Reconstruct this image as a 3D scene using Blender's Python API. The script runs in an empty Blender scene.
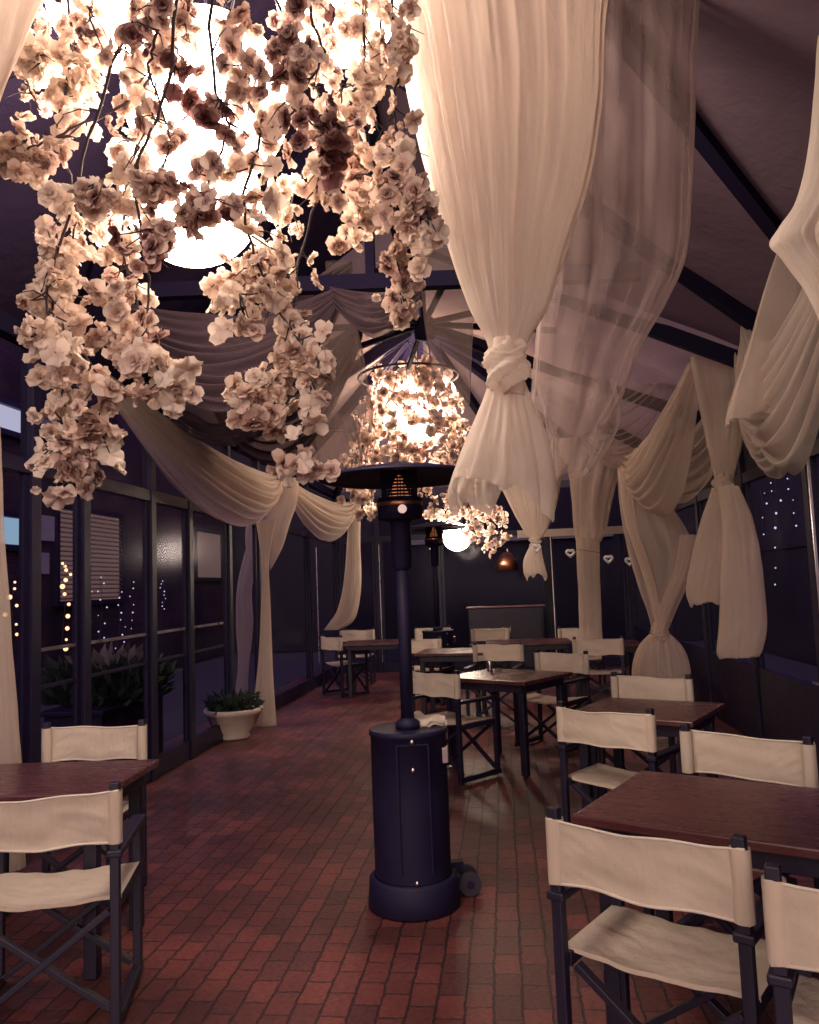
import bpy, math, random
from mathutils import Vector, Matrix, noise
R = math.radians
random.seed(7)
S = bpy.context.scene
COL = S.collection
UP = Vector((0, 0, 1))

# ------------------------------------------------------------------ camera
F, W, H = 800.0, 819.0, 1024.0
PSI, PITCH, ROLL = R(6.4), R(5.2), 0.038
CAM = Vector((0, 0, 1.55))
ROT = Matrix.Rotation(PSI, 3, 'Z') @ Matrix.Rotation(R(90) + PITCH, 3, 'X') @ Matrix.Rotation(-ROLL, 3, 'Z')
cd = bpy.data.cameras.new('camera'); co = bpy.data.objects.new('camera', cd); COL.objects.link(co)
co.matrix_world = Matrix.Translation(CAM) @ ROT.to_4x4()
cd.sensor_width = 36; cd.lens = F * 36 / H; cd.clip_end = 400; cd.clip_start = 0.05
S.camera = co
def ray(u, v): return ROT @ Vector(((u - W / 2) / F, (H / 2 - v) / F, -1))
FW = Vector((-math.sin(PSI), math.cos(PSI), 0))
def atD(u, v, d):
    r = ray(u, v); return CAM + r * (d / r.dot(FW))
def atX(u, v, X):
    r = ray(u, v); return CAM + r * (X / r.x)
def atY(u, v, Y):
    r = ray(u, v); return CAM + r * (Y / r.y)
def atZ(u, v, z):
    r = ray(u, v); return CAM + r * ((z - CAM.z) / r.z)
def c2r(x, y, z=0):
    return Vector((x * math.cos(PSI) - y * math.sin(PSI), x * math.sin(PSI) + y * math.cos(PSI), z))

# ------------------------------------------------------------------ materials
def new_mat(name):
    m = bpy.data.materials.new(name); m.use_nodes = True
    nt = m.node_tree; nt.nodes.clear()
    return m, nt, nt.nodes.new('ShaderNodeOutputMaterial')
def N(nt, t, **k):
    n = nt.nodes.new(t)
    for a, b in k.items(): setattr(n, a, b)
    return n
def rgb(c): return (c[0], c[1], c[2], 1)
def solid(name, c, rough=0.5, metal=0.0, var=0.25, scale=6.0, bump=0.0, bscale=60, spec=0.5, stretch=None, coat=0):
    m, nt, out = new_mat(name)
    p = N(nt, 'ShaderNodeBsdfPrincipled'); L = nt.links.new
    tc = N(nt, 'ShaderNodeTexCoord'); mp = N(nt, 'ShaderNodeMapping')
    if stretch: mp.inputs['Scale'].default_value = stretch
    L(tc.outputs['Object'], mp.inputs['Vector'])
    nz = N(nt, 'ShaderNodeTexNoise'); nz.inputs['Scale'].default_value = scale; nz.inputs['Detail'].default_value = 6
    L(mp.outputs[0], nz.inputs['Vector'])
    mx = N(nt, 'ShaderNodeMix', data_type='RGBA')
    mx.inputs[6].default_value = rgb([x * (1 - var) for x in c]); mx.inputs[7].default_value = rgb([min(1, x * (1 + var)) for x in c])
    L(nz.outputs['Fac'], mx.inputs[0]); L(mx.outputs[2], p.inputs['Base Color'])
    mr = N(nt, 'ShaderNodeMapRange'); mr.inputs[3].default_value = max(0, rough - .12); mr.inputs[4].default_value = min(1, rough + .12)
    L(nz.outputs['Fac'], mr.inputs[0]); L(mr.outputs[0], p.inputs['Roughness'])
    p.inputs['Metallic'].default_value = metal; p.inputs['Specular IOR Level'].default_value = spec
    p.inputs['Coat Weight'].default_value = coat; p.inputs['Coat Roughness'].default_value = .2
    if bump:
        n2 = N(nt, 'ShaderNodeTexNoise'); n2.inputs['Scale'].default_value = bscale; n2.inputs['Detail'].default_value = 4
        L(mp.outputs[0], n2.inputs['Vector'])
        b = N(nt, 'ShaderNodeBump'); b.inputs['Strength'].default_value = bump; b.inputs['Distance'].default_value = .01
        L(n2.outputs['Fac'], b.inputs['Height']); L(b.outputs[0], p.inputs['Normal'])
    L(p.outputs[0], out.inputs[0])
    return m
def cloth(name, c, alpha=0.85, trans=0.4, crease=0.5, weave=True):
    """thin woven fabric: reflects, lets light through, and the sheer ones show what is behind"""
    m, nt, out = new_mat(name); L = nt.links.new
    tc = N(nt, 'ShaderNodeTexCoord'); mp = N(nt, 'ShaderNodeMapping'); mp.inputs['Scale'].default_value = (1, 1, .35)
    oi = N(nt, 'ShaderNodeObjectInfo'); va = N(nt, 'ShaderNodeVectorMath', operation='MULTIPLY_ADD'); va.inputs[1].default_value = (37, 23, 11)
    L(oi.outputs['Random'], va.inputs[0]); L(tc.outputs['Object'], va.inputs[2]); L(va.outputs[0], mp.inputs['Vector'])
    nz = N(nt, 'ShaderNodeTexNoise'); nz.inputs['Scale'].default_value = 9; nz.inputs['Detail'].default_value = 7; nz.inputs['Roughness'].default_value = .6
    L(mp.outputs[0], nz.inputs['Vector'])
    mx = N(nt, 'ShaderNodeMix', data_type='RGBA')
    mx.inputs[6].default_value = rgb([x * .9 for x in c]); mx.inputs[7].default_value = rgb(c)
    L(nz.outputs['Fac'], mx.inputs[0])
    bp = N(nt, 'ShaderNodeBump'); bp.inputs['Strength'].default_value = crease; bp.inputs['Distance'].default_value = .02
    L(nz.outputs['Fac'], bp.inputs['Height'])
    nrm = bp.outputs[0]
    if weave:
        wv = N(nt, 'ShaderNodeTexNoise'); wv.inputs['Scale'].default_value = 420; wv.inputs['Detail'].default_value = 2
        L(tc.outputs['Object'], wv.inputs['Vector'])
        b2 = N(nt, 'ShaderNodeBump'); b2.inputs['Strength'].default_value = .25; b2.inputs['Distance'].default_value = .002
        L(wv.outputs['Fac'], b2.inputs['Height']); L(nrm, b2.inputs['Normal']); nrm = b2.outputs[0]
    d = N(nt, 'ShaderNodeBsdfDiffuse'); t = N(nt, 'ShaderNodeBsdfTranslucent')
    for q in (d, t):
        L(mx.outputs[2], q.inputs['Color']); L(nrm, q.inputs['Normal'])
    ms = N(nt, 'ShaderNodeMixShader'); ms.inputs[0].default_value = trans
    L(d.outputs[0], ms.inputs[1]); L(t.outputs[0], ms.inputs[2])
    if alpha < 1:
        tr = N(nt, 'ShaderNodeBsdfTransparent'); m2 = N(nt, 'ShaderNodeMixShader')
        lw = N(nt, 'ShaderNodeLayerWeight'); lw.inputs['Blend'].default_value = .5   # threads close up at a slant
        mr = N(nt, 'ShaderNodeMapRange'); mr.inputs[3].default_value = alpha; mr.inputs[4].default_value = min(1, alpha + .45)
        L(lw.outputs['Facing'], mr.inputs[0]); L(mr.outputs[0], m2.inputs[0])
        L(tr.outputs[0], m2.inputs[1]); L(ms.outputs[0], m2.inputs[2]); L(m2.outputs[0], out.inputs[0])
    else: L(ms.outputs[0], out.inputs[0])
    return m
def emit(name, c, s, var=0):
    m, nt, out = new_mat(name); L = nt.links.new
    e = N(nt, 'ShaderNodeEmission'); e.inputs[0].default_value = rgb(c); e.inputs[1].default_value = s
    L(e.outputs[0], out.inputs[0]); return m
def glass(name, tint, rough=0.02, refl=.12):
    m, nt, out = new_mat(name); L = nt.links.new
    fr = N(nt, 'ShaderNodeFresnel'); fr.inputs[0].default_value = 1.5
    t = N(nt, 'ShaderNodeBsdfTransparent'); t.inputs[0].default_value = rgb(tint)
    g = N(nt, 'ShaderNodeBsdfGlossy'); g.inputs['Roughness'].default_value = rough; g.inputs[0].default_value = (.9, .9, .95, 1)
    tc = N(nt, 'ShaderNodeTexCoord'); nz = N(nt, 'ShaderNodeTexNoise'); nz.inputs['Scale'].default_value = 2.5
    L(tc.outputs['Object'], nz.inputs['Vector'])
    b = N(nt, 'ShaderNodeBump'); b.inputs['Strength'].default_value = .08; b.inputs['Distance'].default_value = .01
    L(nz.outputs['Fac'], b.inputs['Height']); L(b.outputs[0], g.inputs['Normal'])
    ad = N(nt, 'ShaderNodeMath', operation='MULTIPLY_ADD'); ad.inputs[1].default_value = refl; ad.inputs[2].default_value = refl * .04
    L(fr.outputs[0], ad.inputs[0])
    ge = N(nt, 'ShaderNodeNewGeometry'); io = N(nt, 'ShaderNodeMath', operation='MULTIPLY_ADD')   # the pane's far face bends light the other way
    io.inputs[1].default_value = 1 / 1.5 - 1.5; io.inputs[2].default_value = 1.5
    L(ge.outputs['Backfacing'], io.inputs[0]); L(io.outputs[0], fr.inputs[0])
    ms = N(nt, 'ShaderNodeMixShader'); L(ad.outputs[0], ms.inputs[0]); L(t.outputs[0], ms.inputs[1]); L(g.outputs[0], ms.inputs[2])
    L(ms.outputs[0], out.inputs[0]); return m
def brick_mat(name, bw, rh, c1, c2, cm, rot=(0, 0, 0), mortar=.006, bump=.6, rough=.55, spec=.5):
    m, nt, out = new_mat(name); L = nt.links.new
    p = N(nt, 'ShaderNodeBsdfPrincipled')
    tc = N(nt, 'ShaderNodeTexCoord'); mp = N(nt, 'ShaderNodeMapping'); mp.inputs['Rotation'].default_value = rot
    L(tc.outputs['Object'], mp.inputs['Vector'])
    wz = N(nt, 'ShaderNodeTexNoise'); wz.inputs['Scale'].default_value = 3.2; wz.inputs['Detail'].default_value = 5
    L(mp.outputs[0], wz.inputs['Vector'])
    wm = N(nt, 'ShaderNodeVectorMath', operation='MULTIPLY_ADD'); wm.inputs[1].default_value = (.016, .016, 0)
    wz2 = N(nt, 'ShaderNodeTexNoise'); wz2.inputs['Scale'].default_value = 22; wz2.inputs['Detail'].default_value = 4
    L(mp.outputs[0], wz2.inputs['Vector'])
    w2 = N(nt, 'ShaderNodeVectorMath', operation='MULTIPLY_ADD'); w2.inputs[1].default_value = (.026, .026, 0)
    L(wz2.outputs['Color'], w2.inputs[0]); L(mp.outputs[0], w2.inputs[2])
    L(wz.outputs['Color'], wm.inputs[0]); L(w2.outputs[0], wm.inputs[2])
    bt = N(nt, 'ShaderNodeTexBrick'); bt.offset = .5
    bt.inputs['Scale'].default_value = 1; bt.inputs['Brick Width'].default_value = bw; bt.inputs['Row Height'].default_value = rh
    bt.inputs['Mortar Size'].default_value = mortar; bt.inputs['Mortar Smooth'].default_value = .35; bt.inputs['Bias'].default_value = -.1
    bt.inputs['Color1'].default_value = rgb(c1); bt.inputs['Color2'].default_value = rgb(c2); bt.inputs['Mortar'].default_value = rgb(cm)
    L(wm.outputs[0], bt.inputs['Vector'])
    n1 = N(nt, 'ShaderNodeTexNoise'); n1.inputs['Scale'].default_value = 1.3; n1.inputs['Detail'].default_value = 8
    n2 = N(nt, 'ShaderNodeTexNoise'); n2.inputs['Scale'].default_value = 45; n2.inputs['Detail'].default_value = 5
    L(mp.outputs[0], n1.inputs['Vector']); L(mp.outputs[0], n2.inputs['Vector'])
    r1 = N(nt, 'ShaderNodeMapRange'); r1.inputs[1].default_value = .3; r1.inputs[2].default_value = .7; r1.inputs[3].default_value = .42; r1.inputs[4].default_value = 1.4
    L(n1.outputs['Fac'], r1.inputs[0])
    r2 = N(nt, 'ShaderNodeMapRange'); r2.inputs[1].default_value = .3; r2.inputs[2].default_value = .7; r2.inputs[3].default_value = .7; r2.inputs[4].default_value = 1.25
    L(n2.outputs['Fac'], r2.inputs[0])
    mu = N(nt, 'ShaderNodeMath', operation='MULTIPLY'); L(r1.outputs[0], mu.inputs[0]); L(r2.outputs[0], mu.inputs[1])
    vm = N(nt, 'ShaderNodeVectorMath', operation='SCALE'); L(bt.outputs['Color'], vm.inputs[0]); L(mu.outputs[0], vm.inputs['Scale'])
    L(vm.outputs[0], p.inputs['Base Color'])
    rr = N(nt, 'ShaderNodeMapRange'); rr.inputs[3].default_value = rough - .17; rr.inputs[4].default_value = rough + .25
    L(n1.outputs['Fac'], rr.inputs[0]); L(rr.outputs[0], p.inputs['Roughness']); p.inputs['Specular IOR Level'].default_value = spec
    hs = N(nt, 'ShaderNodeMath', operation='MULTIPLY_ADD'); hs.inputs[1].default_value = -1.0
    L(bt.outputs['Fac'], hs.inputs[0])
    nn = N(nt, 'ShaderNodeMath', operation='MULTIPLY'); nn.inputs[1].default_value = .35; L(n2.outputs['Fac'], nn.inputs[0]); L(nn.outputs[0], hs.inputs[2])
    b = N(nt, 'ShaderNodeBump'); b.inputs['Strength'].default_value = bump; b.inputs['Distance'].default_value = .012
    L(hs.outputs[0], b.inputs['Height']); L(b.outputs[0], p.inputs['Normal'])
    L(p.outputs[0], out.inputs[0]); return m

M = {}
M['brick'] = brick_mat('brick_paving', .168, .106, (.165, .043, .040), (.072, .023, .027), (.036, .016, .021), rot=(0, 0, R(90)), bump=.8, mortar=.0055, rough=.5)
M['wallbrick'] = brick_mat('wall_brick', .22, .075, (.05, .026, .04), (.035, .02, .035), (.025, .018, .03), rot=(0, R(90), R(90)), rough=.8, spec=.2)
M['ground'] = solid('asphalt', (.045, .04, .06), .9, var=.4, bump=.5)
M['wood'] = solid('dark_chair_wood', (.011, .007, .026), .5, var=.4, scale=4, stretch=(6, 6, 1), bump=.15)
M['table'] = solid('mahogany_tabletop', (.085, .026, .030), .28, var=.45, scale=5, stretch=(1, 9, 9), bump=.06, bscale=30, coat=.15)
M['canvas'] = cloth('chair_canvas', (.86, .73, .62), 1, .4, .7)
M['stitch'] = cloth('canvas_hem', (.78, .70, .62), 1, .2, .2)
M['metal'] = solid('navy_black_metal', (.009, .006, .030), .62, .0, var=.45, bump=.12, bscale=14, spec=.25)
M['frame'] = solid('indigo_window_frame', (.012, .008, .032), .45, .0, var=.3, spec=.3)
M['beam'] = solid('dark_painted_beam', (.012, .008, .028), .8, var=.3, spec=.1)
M['alu'] = solid('bright_aluminium', (.62, .56, .58), .3, 1.0)
M['copper'] = solid('copper_mesh', (.45, .2, .12), .35, 1.0)
M['drape'] = cloth('cream_voile', (.86, .72, .62), .5, .5, .5)
M['drape2'] = cloth('cream_drape_dense', (.90, .79, .72), .82, .5, .8)
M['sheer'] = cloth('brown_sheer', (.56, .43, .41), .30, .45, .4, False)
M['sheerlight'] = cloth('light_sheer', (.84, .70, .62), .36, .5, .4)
M['dusk'] = cloth('dusky_voile', (.125, .08, .10), .75, .3, .6)
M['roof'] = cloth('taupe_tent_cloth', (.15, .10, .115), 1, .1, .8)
M['roofdark'] = cloth('tent_cloth_left_dark', (.035, .023, .05), 1, .05, .8)  # left slope only, a darker tone than the rest of the tent
M['roofend'] = cloth('lamplit_tent_cloth', (.34, .25, .23), 1, .25, .7)  # tent cloth lightened around the far hub to imitate its lamplight
M['petal'] = None
M['bark'] = solid('twig_bark', (.045, .028, .04), .7, bump=.3)
M['globe'] = emit('lantern_glow', (1, .81, .65), 13)
M['globe2'] = emit('lantern_glow_far', (1, .80, .61), 23)
M['amber'] = emit('amber_bulb', (1, .5, .2), 2.2)
M['white_led'] = emit('white_bulb', (.8, .82, 1), .7)
M['glass'] = glass('window_glass', (.72, .7, .8), .16, .08)
M['endglass'] = glass('smoked_end_glass', (.5, .47, .6), .12, .05)
M['ceramic'] = solid('stone_planter', (.52, .42, .37), .7, var=.25, bump=.4, bscale=35)
M['soil'] = solid('potting_soil', (.03, .02, .02), .95, bump=.8)
M['leaf'] = cloth('plant_leaf', (.05, .07, .055), 1, .3, .3, False)
M['leafpale'] = cloth('plant_pale_leaf', (.22, .2, .17), 1, .3, .3, False)
M['dark'] = solid('dark_render', (.016, .012, .026), .85, var=.35, bump=.3, scale=2)
M['blind'] = solid('blind_slat', (.2, .10, .11), .5)
M['winwarm'] = emit('lit_window', (1, .62, .45), .09)
M['winwhite'] = emit('lit_pane', (.9, .95, 1), .4)
M['wincyan'] = emit('lit_cyan_sign', (.45, .72, .78), .42)
M['heart'] = solid('white_enamel_heart', (.8, .8, .85), .4)
M['poster'] = solid('notice_paper', (.3, .27, .3), .7)
M['rubber'] = solid('wheel_rubber', (.025, .02, .04), .8)
M['flame'] = emit('burner_glow', (1, .32, .12), .25)
M['glassware'] = glass('table_glass', (.8, .78, .8), .05)
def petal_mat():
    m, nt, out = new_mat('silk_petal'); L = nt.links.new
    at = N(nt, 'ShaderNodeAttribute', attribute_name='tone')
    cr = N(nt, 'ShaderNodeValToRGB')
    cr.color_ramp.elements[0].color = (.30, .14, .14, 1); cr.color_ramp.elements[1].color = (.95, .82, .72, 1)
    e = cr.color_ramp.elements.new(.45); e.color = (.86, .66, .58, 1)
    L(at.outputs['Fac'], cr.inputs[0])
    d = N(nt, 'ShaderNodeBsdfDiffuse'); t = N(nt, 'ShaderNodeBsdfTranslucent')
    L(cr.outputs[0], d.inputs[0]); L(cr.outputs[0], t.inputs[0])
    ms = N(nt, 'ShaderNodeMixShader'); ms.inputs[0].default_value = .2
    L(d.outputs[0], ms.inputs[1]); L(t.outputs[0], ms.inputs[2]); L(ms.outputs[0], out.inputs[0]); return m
M['petal'] = petal_mat()

# ------------------------------------------------------------------ mesh builder
class MB:
    def __init__(s): s.v = []; s.f = []; s.sm = []; s.tone = []
    def add(s, vs, fs, smooth=False, tone=1.0):
        o = len(s.v); s.v += [Vector(x) for x in vs]
        for k, f in enumerate(fs): s.f.append([o + i for i in f]); s.sm.append(smooth); s.tone.append(tone[k] if isinstance(tone, list) else tone)
        return s
    def box(s, c, d, rot=None):
        c = Vector(c); h = [x / 2 for x in d]
        vs = [Vector((sx * h[0], sy * h[1], sz * h[2])) for sx in (-1, 1) for sy in (-1, 1) for sz in (-1, 1)]
        if rot is not None: vs = [rot @ x for x in vs]
        return s.add([c + x for x in vs], [(0, 1, 3, 2), (4, 6, 7, 5), (0, 4, 5, 1), (2, 3, 7, 6), (0, 2, 6, 4), (1, 5, 7, 3)])
    def bar(s, p, q, w, h, up=UP):
        p, q = Vector(p), Vector(q); y = (q - p); ln = y.length; y.normalize()
        x = y.cross(up)
        if x.length < 1e-4: x = y.cross(Vector((1, 0, 0)))
        x.normalize(); z = x.cross(y)
        m = Matrix((x, y, z)).transposed()
        return s.box((p + q) / 2, (w, ln, h), m)
    def tube(s, pts, r, n=8, cap=True):
        pts = [Vector(p) for p in pts]; k = len(pts)
        rr = r if isinstance(r, (list, tuple)) else [r] * k
        vs = []; ref = None
        for i, p in enumerate(pts):
            t = (pts[min(i + 1, k - 1)] - pts[max(i - 1, 0)]).normalized()
            if ref is None: ref = t.orthogonal().normalized()
            ref = (ref - t * ref.dot(t)).normalized(); b = t.cross(ref)
            for j in range(n):
                a = 2 * math.pi * j / n; vs.append(p + (ref * math.cos(a) + b * math.sin(a)) * rr[i])
        fs = [(i * n + j, i * n + (j + 1) % n, (i + 1) * n + (j + 1) % n, (i + 1) * n + j) for i in range(k - 1) for j in range(n)]
        s.add(vs, fs, True)
        if cap:
            o = len(s.v) - len(vs)
            s.f.append([o + j for j in range(n)][::-1]); s.sm.append(False); s.tone.append(1)
            s.f.append([o + (k - 1) * n + j for j in range(n)]); s.sm.append(False); s.tone.append(1)
        return s
    def lathe(s, prof, c, n=32, smooth=True):
        c = Vector(c); k = len(prof)
        vs = [c + Vector((r * math.cos(2 * math.pi * j / n), r * math.sin(2 * math.pi * j / n), z)) for r, z in prof for j in range(n)]
        fs = [(i * n + j, i * n + (j + 1) % n, (i + 1) * n + (j + 1) % n, (i + 1) * n + j) for i in range(k - 1) for j in range(n)]
        return s.add(vs, fs, smooth)
    def sphere(s, c, r, n=24, m=16):
        rr = r if isinstance(r, (tuple, list)) else (r, r, r)
        c = Vector(c); vs = []
        for i in range(m + 1):
            th = math.pi * i / m
            for j in range(n):
                ph = 2 * math.pi * j / n
                vs.append(c + Vector((rr[0] * math.sin(th) * math.cos(ph), rr[1] * math.sin(th) * math.sin(ph), rr[2] * math.cos(th))))
        return s.add(vs, [(i * n + j, i * n + (j + 1) % n, (i + 1) * n + (j + 1) % n, (i + 1) * n + j) for i in range(m) for j in range(n)], True)
    def grid(s, fn, nu, nv, closed=False, smooth=True, tone=1.0):
        cu = nu if closed else nu + 1
        vs = [fn(i / nu, j / nv) for j in range(nv + 1) for i in range(cu)]
        fs = []
        for j in range(nv):
            for i in range(nu):
                a = j * cu + i; b = j * cu + (i + 1) % cu
                fs.append((a, b, b + cu, a + cu))
        return s.add(vs, fs, smooth, tone)
def obj(name, mb, mat, parent=None, local=False, bevel=0, tones=False):
    """link the collected shapes as one mesh; world-built shapes get their origin at their base (or their parent's)"""
    vs = mb.v
    if local: org = Vector((0, 0, 0))
    elif parent is None:
        xs = [v.x for v in vs]; ys = [v.y for v in vs]; zs = [v.z for v in vs]
        org = Vector(((min(xs) + max(xs)) / 2, (min(ys) + max(ys)) / 2, min(zs)))
    else:
        org = Vector((0, 0, 0)); p = parent
        while p: org = org + p.location; p = p.parent
    me = bpy.data.meshes.new(name); me.from_pydata([v - org for v in vs], [], mb.f); me.validate()
    if len(me.polygons) == len(mb.sm): me.polygons.foreach_set('use_smooth', mb.sm)
    if tones:
        a = me.attributes.new('tone', 'FLOAT', 'FACE')
        if len(me.polygons) == len(mb.tone): a.data.foreach_set('value', mb.tone)
    me.materials.append(mat)
    o = bpy.data.objects.new(name, me); COL.objects.link(o)
    if parent: o.parent = parent
    elif not local: o.location = org
    if bevel:
        b = o.modifiers.new('bevel', 'BEVEL'); b.width = bevel; b.segments = 2; b.limit_method = 'ANGLE'; b.angle_limit = R(50)
    return o
def tag(o, label, cat, group=None):
    o['label'] = label; o['category'] = cat
    if group: o['group'] = group
    return o
def thing(name, label, cat, loc=(0, 0, 0), rz=0, group=None):
    o = bpy.data.objects.new(name, None); COL.objects.link(o); o.location = loc; o.rotation_euler = (0, 0, rz)
    o.empty_display_size = .1
    return tag(o, label, cat, group)
def copy_tree(o, parent=None):
    c = o.copy(); COL.objects.link(c); c.parent = parent
    for ch in list(o.children): copy_tree(ch, c)
    return c
def catmull(ps, t):
    k = len(ps) - 1; x = min(max(t, 0), 1) * k; i = min(int(x), k - 1); f = x - i
    p0, p1, p2, p3 = ps[max(i - 1, 0)], ps[i], ps[i + 1], ps[min(i + 2, k)]
    return .5 * ((2 * p1) + (p2 - p0) * f + (2 * p0 - 5 * p1 + 4 * p2 - p3) * f * f + (3 * p1 - p0 - 3 * p2 + p3) * f ** 3)
def nz(x, y, z=0): return noise.noise(Vector((x, y, z)))

# ------------------------------------------------------------------ cloth shapes
def drape(mb, st, d, pleats=9, flat=.45, amp=.16, seed=0, nu=110, nv=56, hem=.0, arc=1.0):
    """gathered cloth: st = (v, left u, right u[, depth offset]) read from the photo at distance d; cross-section is a pleated oval"""
    Ls = [atD(s[1], s[0], d + (s[3] if len(s) > 3 else 0)) for s in st]
    Rs = [atD(s[2], s[0], d + (s[3] if len(s) > 3 else 0)) for s in st]
    ph = [random.Random(seed * 31 + k).uniform(0, 6.28) for k in range(6)]
    def fn(s, t):
        l, r = catmull(Ls, t), catmull(Rs, t); c = (l + r) / 2; x = (r - l) / 2; w = x.length; x.normalize()
        n = UP.cross(x); n.normalize()
        a = 2 * math.pi * s * arc + (math.pi * .5 if arc < 1 else 0)
        ca, sa = math.cos(a), math.sin(a)
        wob = .55 * nz(ca * 1.1 + seed * 3.7, sa * 1.1, t * 1.6) + .25 * nz(ca * 3 + seed, sa * 3, t * 3.1)
        fold = (1.7 * abs(math.sin(pleats * a + ph[0] + 2.6 * wob)) - 1.05) + .5 * (1.7 * abs(math.sin(round(pleats * 1.6) * a + ph[1] + 3.4 * wob + t * .9)) - 1.05)
        fold = .8 * fold + .35 * math.sin(3 * a + ph[2] + t * 2) + .45 * nz(ca * 6 + seed, sa * 6, t * 2.3)
        k = 1 + amp * fold * .62
        p = c + x * (w * math.cos(a) * (1 + amp * .25 * fold)) + n * (w * flat * math.sin(a) * k + w * amp * .35 * fold * abs(math.cos(a)))
        p += Vector((0, 0, -hem * w * (t ** 6) * (math.sin(2 * a + ph[3]) + .6 * math.sin(5 * a + ph[4]) + .8 * nz(ca * 4 + seed, sa * 4, 2.2))))
        p += n * (.035 * nz(p.x * 2.5 + seed, p.z * 2.2, 3.3) + .012 * nz(p.x * 11 + seed, p.z * 6, a * .5)) * min(1, w * 6)
        return p
    mb.grid(fn, max(nu, int(pleats * 24)), nv, closed=(arc >= 1)); return mb
def swag(mb, A, B, sag0, sag1, out, folds=5, amp=.03, skew=1.0, seed=0, nu=60, nv=60, w0=.08, pw=2.0):
    """cloth hung between two points: a family of hanging curves from the tight top edge to the deep bottom edge"""
    A, B, out = Vector(A), Vector(B), Vector(out)
    on = out.normalized() if out.length else Vector((1, 0, 0))
    ph = random.Random(seed).uniform(0, 6.28)
    def fn(u, v):
        uu = u ** skew
        c = 1 - abs(2 * uu - 1) ** pw
        g = math.sin(math.pi * u) ** .6 if 0 < u < 1 else 0
        vv = v + .05 * math.sin(6.28 * folds * v + ph) / folds
        p = A + (B - A) * u
        p = p + Vector((0, 0, -(w0 * v + (sag0 + (sag1 - sag0) * vv) * c)))
        rip = (1.9 * abs(math.sin(3.1416 * folds * 1.5 * v + ph + 1.8 * nz(u * 1.7 + seed, v * 1.3))) - 1.1) + .4 * math.sin(6.283 * folds * 2.3 * v + 2 * ph + 2 * nz(u * 2, v * 2 + seed))
        p = p + out * (math.sin(math.pi * min(1, v * .9 + .05)) * c) + on * (amp * rip * (.25 + .75 * g))
        p.z += .5 * amp * rip * g
        return p
    mb.grid(fn, nu, nv); return mb
def knot(mb, c, r, tilt=.3, seed=0, squash=1.1):
    c = Vector(c)
    def fn(s, t):
        th = math.pi * t; a = 2 * math.pi * s
        k = 1 + .13 * math.sin(5 * (th + tilt * math.sin(a + seed)) * 1.3 + 2 * a + seed) + .07 * math.sin(9 * th + a * 3 + seed * 2) - .10 * abs(math.sin(7 * th + 2.5 * a + seed + 2 * nz(math.cos(a), math.sin(a) + seed, th))) - .05 * abs(math.sin(17 * th - 3 * a + seed)) + .12 * nz(math.cos(a) + seed, math.sin(a), th)
        return c + Vector((r * k * math.sin(th) * math.cos(a), r * .85 * k * math.sin(th) * math.sin(a), r * squash * k * math.cos(th)))
    mb.grid(fn, 90, 70, closed=True); return mb

# ------------------------------------------------------------------ ground, world
XL, XR, YB, EAVE, RIDGE, RX, HUBY, RAIL = -3.0, 2.25, 14.4, 3.3, 4.8, -.55, 9.4, 2.40
g = MB(); g.add([(-60, -60, -.02), (60, -60, -.02), (60, 60, -.02), (-60, 60, -.02)], [(0, 1, 2, 3)])
o = obj('ground', g, M['ground']); o['kind'] = 'structure'
g = MB(); g.add([(-3.6, -4, 0), (2.8, -4, 0), (2.8, 15, 0), (-3.6, 15, 0)], [(0, 1, 2, 3)])
o = obj('brick_pavement', g, M['brick']); o['kind'] = 'structure'
w = bpy.data.worlds.new('World'); S.world = w; w.use_nodes = True
nt = w.node_tree; bg = nt.nodes['Background']
sky = nt.nodes.new('ShaderNodeTexSky'); sky.sky_type = 'NISHITA'; sky.sun_disc = False
sky.sun_elevation = R(-6); sky.sun_rotation = R(200)
mx = nt.nodes.new('ShaderNodeMix'); mx.data_type = 'RGBA'; mx.blend_type = 'ADD'; mx.inputs[0].default_value = 1
mx.inputs[7].default_value = (1.5, 1.0, 2.7, 1)
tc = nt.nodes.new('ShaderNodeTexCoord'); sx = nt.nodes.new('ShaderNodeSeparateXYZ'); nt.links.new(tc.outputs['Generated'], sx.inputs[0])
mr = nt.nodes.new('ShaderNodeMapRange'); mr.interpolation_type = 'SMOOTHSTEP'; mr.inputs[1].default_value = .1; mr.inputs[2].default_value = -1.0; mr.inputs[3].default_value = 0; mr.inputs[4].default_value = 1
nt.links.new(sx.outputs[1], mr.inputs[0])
gl = nt.nodes.new('ShaderNodeMix'); gl.data_type = 'RGBA'                      # night sky, plus a warm fill glow added behind the camera
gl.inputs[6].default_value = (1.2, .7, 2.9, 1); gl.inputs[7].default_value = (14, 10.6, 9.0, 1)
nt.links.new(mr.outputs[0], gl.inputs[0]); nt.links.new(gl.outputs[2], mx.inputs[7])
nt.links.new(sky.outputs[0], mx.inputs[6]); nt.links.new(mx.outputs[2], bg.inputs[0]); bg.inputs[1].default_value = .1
sd = bpy.data.lights.new('sun', 'SUN'); sd.energy = .03; sd.angle = R(.5); sd.color = (.8, .8, 1)
so = bpy.data.objects.new('sun', sd); COL.objects.link(so); so.rotation_euler = (R(50), 0, R(200))

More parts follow.
